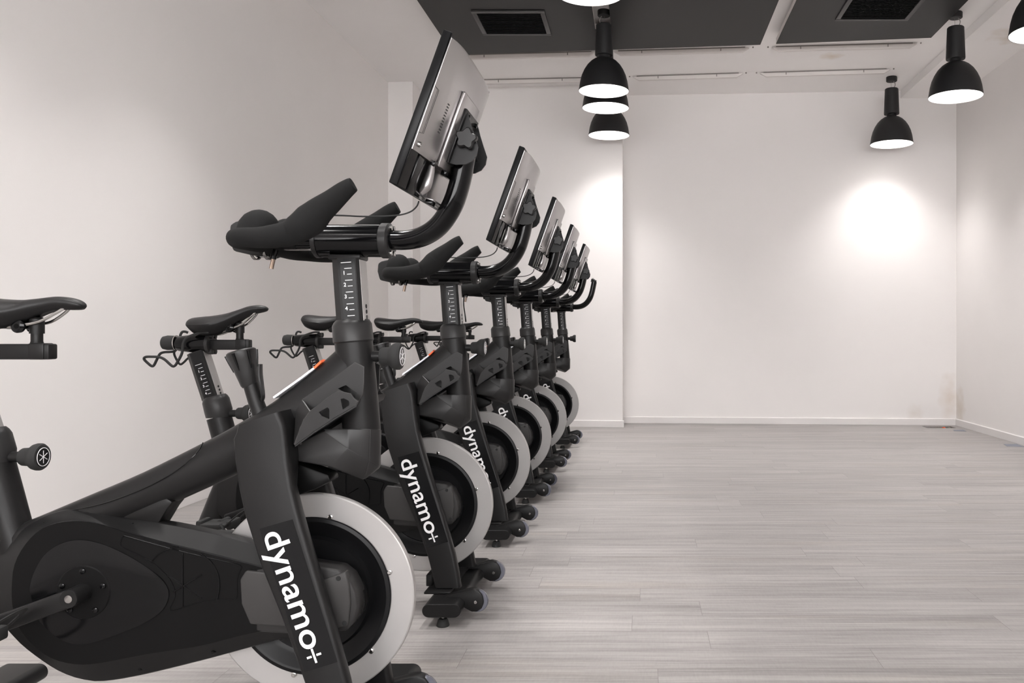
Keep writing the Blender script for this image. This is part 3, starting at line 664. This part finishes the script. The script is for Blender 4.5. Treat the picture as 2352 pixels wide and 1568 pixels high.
    # ---- cranks
    cx, cz = T(191, 1360, -.078)[0], T(191, 1360, -.078)[2]
    b = MB(); b.lathe([(.060, vq), (.060, -.077), (.058, -.079), (.03, -.080), (0, -.080)], (cx, 0, cz), 'Y', 48); cdisc = b.build('crank_plate', M['cover'], root)
    for i in range(5):
        a = R(90+72*i); b = MB(); b.lathe([(0, -.0035), (.003, -.0035), (.0062, -.002), (.0066, .001)], (cx+.048*math.cos(a), -.080, cz+.048*math.sin(a)), 'Y', 14); b.build('plate_bolt', M['gloss'], cdisc)
    a0 = Vector(T(183, 1366, -.118)); a1 = Vector(T(6, 1430, -.118)); dirn = (a1-a0).normalized()
    def crank(sg):
        p0 = Vector((cx, sg*.118, cz)); d = dirn*(1 if sg < 0 else -1); p1 = p0+d*.176
        b = MB(); A_ = Matrix.Rotation(-math.atan2(d.z, d.x), 4, 'Y')
        b.box((p0+p1)/2, (.20, .015, .040), .006, A_, 3); b.lathe([(.0, -.010), (.019, -.010), (.0205, -.007), (.0205, .038), (0, .038)] if sg < 0 else [(.0, .010), (.019, .010), (.0205, .007), (.0205, -.038), (0, -.038)], (p0.x, p0.y, p0.z), 'Y', 28)
        o = b.build('crank_arm', M['frame'], root)
        b = MB(); b.lathe([(0, sg*.0105), (.0055, sg*.0105), (.0085, sg*.0103), (.009, sg*.008)], tuple(p0), 'Y', 20); b.build('crank_bolt', M['chrome'], o)
        pc = p1+Vector((0, sg*.075, 0)); b = MB()
        b.box(pc, (.085, .09, .016), .005); b.box(pc+Vector((.05, 0, .002)), (.02, .07, .03), .006); b.box(pc+Vector((-.05, 0, .002)), (.02, .07, .03), .006); b.tube([p1, p1+Vector((0, sg*.07, 0))], .011, 14)
        pd = b.build('pedal', M['rubber'], root)
        b = MB(); b.tube([pc+Vector(q) for q in ((.03, -.045, .01), (.055, -.05, -.03), (.06, -.03, -.075), (.03, 0, -.10), (-.01, .02, -.115), (-.05, .0, -.12), (-.07, -.03, -.09), (-.05, -.045, -.02))], [(.0018, .009)]*8, 10, 4); b.build('toe_strap', M['rubber'], pd)
        b = MB(); b.tube([pc+Vector(q) for q in ((.045, -.045, .005), (.085, -.04, .04), (.10, 0, .052), (.085, .04, .04), (.045, .045, .005))], [(.0022, .010)]*5, 10, 4); b.build('toe_cage', M['rubber'], pd)
    crank(-1); crank(1)
    # ---- seat tube, rear stay, stabilisers
    b = MB(); b.tube([T2(503, 957), T2(517, 1008), T2(538, 1085), T(70, 1260)], [.0415, .0415, .0415, .04], 28); b.build('seat_tube', M['frame'], root)
    b = MB(); b.tube([T2(493.5, 909), T2(494.5, 913), T2(496, 920), T2(502, 943), T2(503, 957)], [.036, .041, .045, .046, .0425], 28); b.build('seat_collar', M['plastic'], root)
    kb = T2(531, 949); pull_knob('pull_knob', (kb[0]-.004, 0, kb[2]), root)
    b = MB(); b.tube([(-.665, 0, .47), (-.713, 0, .405), (-.764, 0, .268), (-.845, 0, .082)], [.036, .038, .042, .046], 24); b.build('rear_stay', M['frame'], root)
    ZT, ZB = .078, .035
    def stab(xc, name):
        b = MB(); wz = (ZT-ZB)/2; wx = .0625; rings = []
        for v in (-.285, -.2835, .2835, .285):
            k = .94 if abs(v) > .2845 else 1
            ring = [(xc+s_*(wx-wz)+wz*k*math.cos(R(a)), v, (ZT+ZB)/2+wz*k*math.sin(R(a))) for s_, rng in ((1, range(-90, 91, 15)), (-1, range(90, 271, 15))) for a in rng]
            rings.append(ring)
        b.loft(rings); o = b.build(name, M['frame'], root)
        for v in (-.26, .26):
            q = MB(); q.lathe([(0, 0), (.0195, 0), (.021, .003), (.0165, .021), (.0135, .024), (.006, .024)], (xc, v, 0), seg=28); ft = q.build('levelling_foot', M['rubber'], o)
            q = MB(); q.lathe([(.005, .022), (.005, .037), (.009, .031), (.009, .0345)], (xc, v, 0), seg=14); q.build('foot_bolt', M['chrome'], ft)
        return o
    fs_ = stab(.1285, 'front_stabiliser'); rs_ = stab(-.865, 'rear_stabiliser')
    b = MB(); b.box((.09, 0, ZT+.004), (.09, .36, .008), .003); b.box((.045, 0, ZT+.026), (.02, .22, .04), .003); b.build('fork_plate', M['frame'], root)
    b = MB(); b.box((.0558, -.04, ZT+.03), (.001, .06, .022)); b.build('serial_label', M['label'], root)
    b = MB(); b.box((-.865, 0, ZT+.004), (.10, .2, .008), .003); b.build('stay_plate', M['frame'], root)
    b = MB()
    for q in (-.06, .06): b.lathe([(0, .006), (.006, .006), (.007, 0)], (.1, q, ZT+.008), seg=10)
    b.build('plate_bolts', M['gloss'], root)
    for vc in (-.197, .150):
        prof = XZ([(1000, 1375), (1040, 1362), (1077, 1352), (1090, 1350), (1102, 1354), (1110, 1364), (1113, 1380), (1108, 1394), (1098, 1401), (1085, 1402), (1074, 1396), (1060, 1388), (1040, 1384), (1010, 1382)], -.2, 1)
        ca = MB(); ca.prism(prof, vc-.019, vc+.017, .005); co = ca.build('caster_bracket', M['frame'], root)
        wx, _, wz = T2(1096.5, 1379, -.2)
        b = MB(); b.lathe([(.02, -.012), (.034, -.012), (.0362, -.009), (.037, -.003), (.037, .003), (.0362, .009), (.034, .012), (.02, .012)], (wx, vc, wz), 'Y', 40); b.build('caster_wheel', M['wheel'], co)
        b = MB(); b.lathe([(0, -.0025), (.004, -.0025), (.0055, -.001), (.006, .002)], (wx-.004, vc-.019, wz-.001), 'Y', 14); b.build('caster_bolt', M['chrome'], co)
    # ---- seat post, slide, saddle
    post('seat_post', T2(453.5, 808), T2(488, 914), .064, .060, root, .048)
    b = MB(); b.tube([T2(409, 789), T2(413, 789), T2(440, 789), T2(478, 789), T2(482, 789)], [(.024, .026), (.027, .029), (.0315, .033), (.034, .036), (.034, .036)], 26); sh = b.build('seat_slide_housing', M['gloss'], root)
    b = MB(); b.tube([T2(479, 789), T2(480, 789), T2(487, 789), T2(488, 789)], [(.034, .036), (.037, .039), (.037, .039), (.034, .036)], 26)
    for z in (-.028, .028):
        for y in (-.012, .012): b.lathe([(.010, -.004), (.010, .010), (.0, .011)], (T2(486, 0)[0], y, T2(0, 789)[2]+z), 'X', 12)
    b.build('end_ring', M['plastic'], sh)
    b = MB(); b.tube([T2(374, 787), T2(376, 787), T2(385, 787), T2(402, 787), T2(404, 787)], [(.019, .019), (.023, .023), (.0262, .0262), (.0255, .0255), (.022, .022)], 24); kn = b.build('slide_knob', M['rubber'], root)
    b = MB(); b.tube([T2(404, 787), T2(406, 787)], [.027]*2, 24); b.build('knob_band', M['chrome'], kn)
    b = MB(); b.box(T2(521, 791.5), (.17, .032, .036), .004); b.box(T2(557, 791), (.038, .038, .038), .004); sl = b.build('seat_slide', M['frame'], root)
    sx = -.045   # saddle clamp stands here on the slide (bike 2 setting is moved back per bike)
    cl = Vector(T2(551, 0)); cpx = cl.x
    b = MB(); b.lathe([(.0145, .0), (.0125, .006), (.0125, .024), (.0155, .024), (.0155, .058), (.012, .062), (0, .062)], (cpx, 0, .932), seg=24); cp = b.build('saddle_clamp', M['frame'], sl)
    b = MB()
    for sg in (-1, 1): b.lathe([(.0, -.006), (.010, -.006), (.0155, -.003), (.0155, .003), (.010, .006), (0, .006)], (cpx-.026, sg*.024, .973), 'Y', 22)
    b.tube([(cpx-.026, -.03, .973), (cpx-.026, .03, .973)], .006, 12); b.box((cpx-.014, 0, .975), (.022, .03, .018), .004); b.build('clamp_jaws', M['gloss'], cp)
    # saddle, built in its own place; pivot at the clamp
    k = 3; S_ = [(863.6, 732.5, 744.5, .040), (864.6, 730.3, 749, .055), (869, 729.2, 754, .067), (880, 730.2, 759, .074), (892, 731.8, 761.5, .072), (905, 732.8, 760.5, .060), (916, 733, 756, .047), (927, 732.2, 750, .036), (938, 730.8, 745.5, .028), (947, 730, 743.2, .0245), (957, 731, 743, .022), (964, 733, 742.8, .019), (968, 735.5, 742, .014), (970, 738, 740.5, .006)]
    rows = catmull([(T(x, 0, 0, k)[0], T(0, a, 0, k)[2], T(0, c_, 0, k)[2], h) for x, a, c_, h in S_], 3); rings = []
    for x, zt, zb, h in rows:
        x -= .028
        ring = []; H = zt-zb
        for i in range(28):
            a = 2*math.pi*i/28; sy = math.copysign(abs(math.sin(a))**.8, math.sin(a)); cz_ = math.cos(a)
            yy = h*sy*(1.0 if cz_ > -.2 else (1-.35*(-cz_-.2)))
            zz = zt-H*.42+H*.42*math.copysign(abs(cz_)**.75, cz_) if cz_ > 0 else zt-H*.42-H*.58*abs(cz_)**1.2*(1 if abs(yy) > .3*h else .8)
            zz -= .012*(yy/.074)**2*(1 if h > .04 else .2) if cz_ > 0 else 0
            ring.append((x, yy, zz))
        rings.append(ring)
    b = MB(); b.loft(rings); piv = (cpx-.0, 0, .975)
    sd = b.build('saddle', M['saddle'], root, loc=piv, ang=60)
    b = MB()
    for sg in (-1, 1):
        q = [(-.145, .030, 1.00), (-.125, .028, .982), (-.105, .025, .972), (-.075, .022, .971), (-.02, .021, .976), (.02, .020, .984), (.055, .015, 1.004), (.07, .009, 1.016)]
        b.tube([(cpx+x+.0, sg*y, z) for x, y, z in q], .0036, 8, 4)
    rl_ = b.build('saddle_rails', M['chrome'], sd); rl_.data.transform(Matrix.Translation(-Vector(piv)))
    # hanging wire hook at the back of the seat slide
    b = MB()
    w1 = [(432, 764), (426, 761.5), (419, 762), (414.5, 769), (412.5, 781), (408, 798), (401, 806), (390, 808), (378, 808.6), (368, 812), (361, 824), (354, 838), (348.6, 840.5), (340, 834), (331, 824.5), (335, 819.5), (350, 819)]
    w2 = [(350, 819), (366, 820), (378.5, 825.6), (393.5, 839), (400, 840.6), (406, 834), (418, 810.7), (420.7, 789), (427.5, 777), (438, 771), (463, 763), (480, 763.5)]
    n1 = len(w1); b.tube([T2(x, y, .045-.07*i/n1) for i, (x, y) in enumerate(w1)]+[T2(x, y, -.03-.015*min(1, i/4)) for i, (x, y) in enumerate(w2[1:])], .0046, 10, 4)
    b.tube([T2(x, y, .04) for x, y in ((412, 781), (404, 800), (400, 812), (407, 828), (414, 836.5), (422, 832), (430, 824), (440, 817))], .004, 10, 4)
    b.build('wire_hook', M['rubber'], root)
    return root

def make_monitor(root):
    """flat screen seen from behind and below: bezel, metal back, mount, knob, cables"""
    A_ = Vector(T(1018, 66, -.29)); B_ = Vector(T(892, 418, -.29)); c = (A_+B_)/2; c.y = -.04
    up = (A_-B_); up.y = 0; Hh = up.length; up.normalize(); nb = Vector((up.z, 0, -up.x))     # nb points out of the back
    F = Matrix(((0, up.x, nb.x, c.x), (1, up.y, nb.y, c.y), (0, up.z, nb.z, c.z), (0, 0, 0, 1)))
    def fin(b, name, m, par, ang=32):
        bmesh.ops.transform(b.bm, matrix=F, verts=b.bm.verts); bmesh.ops.recalc_face_normals(b.bm, faces=b.bm.faces); return b.build(name, m, par, ang=ang)
    # local axes: x across the bike, y up the screen, z out of the back
    W = .21; H = Hh/2; XO = -.04
    b = MB(); b.box((XO, 0, .009), (2*W, 2*H, .018), .0025); mon = fin(b, 'monitor', M['bezel'], root)
    b = MB(); b.box((XO, 0, -.0005), (2*W-.02, 2*H-.02, .001)); fin(b, 'screen_glass', M['screen'], mon)
    b = MB(); b.box((XO, 0, .0188), (2*W-.003, 2*H-.003, .0022), .0008); fin(b, 'rim_band', M['gloss'], mon)
    b = MB(); rings = []     # metal back: gently domed across its width
    for i in range(29):
        x = -W+.003+(2*W-.006)*i/28; k = 1-(abs(x)/W)**3.0; d = .0210+.014*k
        top = H-.003-.006*max(0, (abs(x)-.12)/(W-.12))**2; x += XO
        rings.append([(x, -.083, .0197), (x, top, .0197), (x, top-.002, d-.003*k), (x, top-.010, d), (x, -.070, d), (x, -.083, d-.004*k)])
    b.loft(rings); bk = fin(b, 'back_shell', M['bsilver'], mon, 30)
    b = MB()
    for i in range(11): b.box((-.155+.0*i, -.022+.0062*i, .0302), (.012, .0022, .006))
    fin(b, 'speaker_slots', M['vent_dark'], bk)
    b = MB(); b.tube([(XO-W+.004, .050, .0215), (XO-W+.022, .048, .0262), (XO-W+.022, -.045, .0262), (XO-W+.004, -.047, .0215)], .0005, 6); fin(b, 'parting_line', M['vent_dark'], bk)
    b = MB(); b.lathe([(.002, .0), (.004, .003), (.0058, .003), (.006, -.002)], (XO-W+.022, -.068, .026), 'Z', 16); fin(b, 'back_screw', M['chrome'], bk)
    b = MB(); b.box((-.125, -.123, .0215), (.135, .080, .004), .001); fin(b, 'port_recess', M['gloss'], mon)
    b = MB(); b.box((.055, -.120, .0215), (.22, .070, .004), .001); b.box((.0, -.155, .034), (.16, .004, .028), .001); fin(b, 'lower_bracket', M['bsilver'], mon)
    b = MB(); b.tube([(-.118, -.084, .030), (-.119, -.105, .034), (-.121, -.135, .036), (-.119, -.150, .030)], [.006, .0085, .0105, .007], 14, 4); fin(b, 'cable_guide', M['bsilver'], mon)
    for ctr, dim in (((-.066, -.162, .040), (.030, .010, .016)), ((-.03, -.088, .042), (.05, .012, .012)), ((-.118, -.084, .032), (.014, .012, .012))):
        b = MB(); b.box(ctr, dim, .002); fin(b, 'cable_connector', M['gloss'], mon)
    b = MB(); b.box((-.022, .002, .0385), (.16, .172, .008), .003, seg=3); mp = fin(b, 'mount_plate', M['bsilver'], mon)
    b = MB(); b.box((.0, -.002, .0445), (.13, .126, .005), .001); fin(b, 'mount_base', M['frame'], mp)
    b = MB()   # two cheek plates that hold the neck
    for v0 in (-.048, .060):
        poly = [(.058, .046), (-.063, .046), (-.062, .060), (-.054, .080), (-.042, .092), (-.026, .097), (-.008, .094), (.010, .080), (.034, .062)]
        bb = bmesh.new(); f1 = [bb.verts.new((v0-.0025, y, z)) for y, z in poly]; f2 = [bb.verts.new((v0+.0025, y, z)) for y, z in poly]
        bb.faces.new(f1); bb.faces.new(f2[::-1])
        for i in range(len(poly)): bb.faces.new((f1[i], f1[(i+1) % len(poly)], f2[(i+1) % len(poly)], f2[i]))
        b._merge(bb)
    b.tube([(-.05, -.022, .070), (.062, -.022, .070)], .0075, 14)
    fin(b, 'tilt_bracket', M['frame'], mp)
    b = MB(); ring = []
    for i in range(60):
        a = 2*math.pi*i/60; r = .0215+.0036*math.cos(5*a+.6); ring.append((r*math.cos(a), r*math.sin(a)))
    kz, ky = .066, -.001
    b.loft([[(-.051, ky+p*.9, kz+q*.9) for p, q in ring], [(-.054, ky+p, kz+q) for p, q in ring], [(-.066, ky+p, kz+q) for p, q in ring], [(-.069, ky+p*.88, kz+q*.88) for p, q in ring]]); fin(b, 'tilt_knob', M['plastic'], mp)
    b = MB()
    for x, y in ((-.045, .048), (.035, .048)): b.lathe([(.005, .0), (.005, .008), (0, .009)], (x, y, .046), 'Z', 12)
    fin(b, 'mount_bolts', M['gloss'], mp)
    # cable from the screen foot to the grips
    b = MB(); b.tube([T(962, 462, -.05), T(957, 474, -.055), T(943, 486, -.06), (*T(918, 493.5, -.07),), T(880, 496.5, -.08), T(835, 497, -.09), T(790, 495, -.10), T(752, 494, -.11)], .0018, 8, 5); b.build('data_cable', M['rubber'], mon)
    return mon

bike0 = make_bike(); make_monitor(bike0)
BG = 'black exercise bikes in a row along the left wall'
labels = ['nearest black exercise bike, cut off at the left and bottom edges',
          'black exercise bike second from the camera, its front casters and full logo showing',
          'black exercise bike third from the camera, behind the second flywheel',
          'black exercise bike fourth from the camera in the row',
          'black exercise bike fifth from the camera, last one carrying a monitor',
          'black exercise bike last in the row, its neck without a monitor']
# fore-aft saddle setting and saddle tilt of each bike; metres, degrees
seat = [(.026, 0), (0, 12.5), (-.012, 1), (.03, 0), (.02, 0), (-.03, 2)]
spin = [0, 15, 17, 12, 20, 9]
bikes = [bike0]+[copy_tree(bike0) for _ in range(5)]
for i, o in enumerate(bikes):
    o.location = (BX, CY[i], 0); tag(o, labels[i], 'exercise bike', BG)
    for ch in list(o.children):
        n = ch.name.split('.')[0]
        if n == 'saddle': ch.location.x += seat[i][0]; ch.rotation_euler.y = -R(seat[i][1])
        if n == 'seat_slide': ch.location.x += seat[i][0]
        if n == 'monitor' and i == 5:
            def kill(q):
                for c in list(q.children): kill(c)
                bpy.data.objects.remove(q)
            kill(ch)
# the last bike's bare neck ends in a small cap
b = MB(); b.tube([T(1072, 345), T(1076, 322), T(1080, 318)], [(.024, .033), (.024, .033), (.016, .022)], 18); b.tube([T(1078, 332, -.05), T(1078, 332, .05)], .012, 12); b.build('neck_cap', M['frame'], bikes[5])
# loose lead hanging from the third bike's handlebar
b = MB(); b.tube([T(x, y, -.08, 2) for x, y in ((1080, 648), (1072, 660), (1066, 680), (1065, 700), (1068, 722), (1070, 739))], [.003]*5+[.004], 8, 4); b.build('loose_lead', M['rubber'], bikes[2])
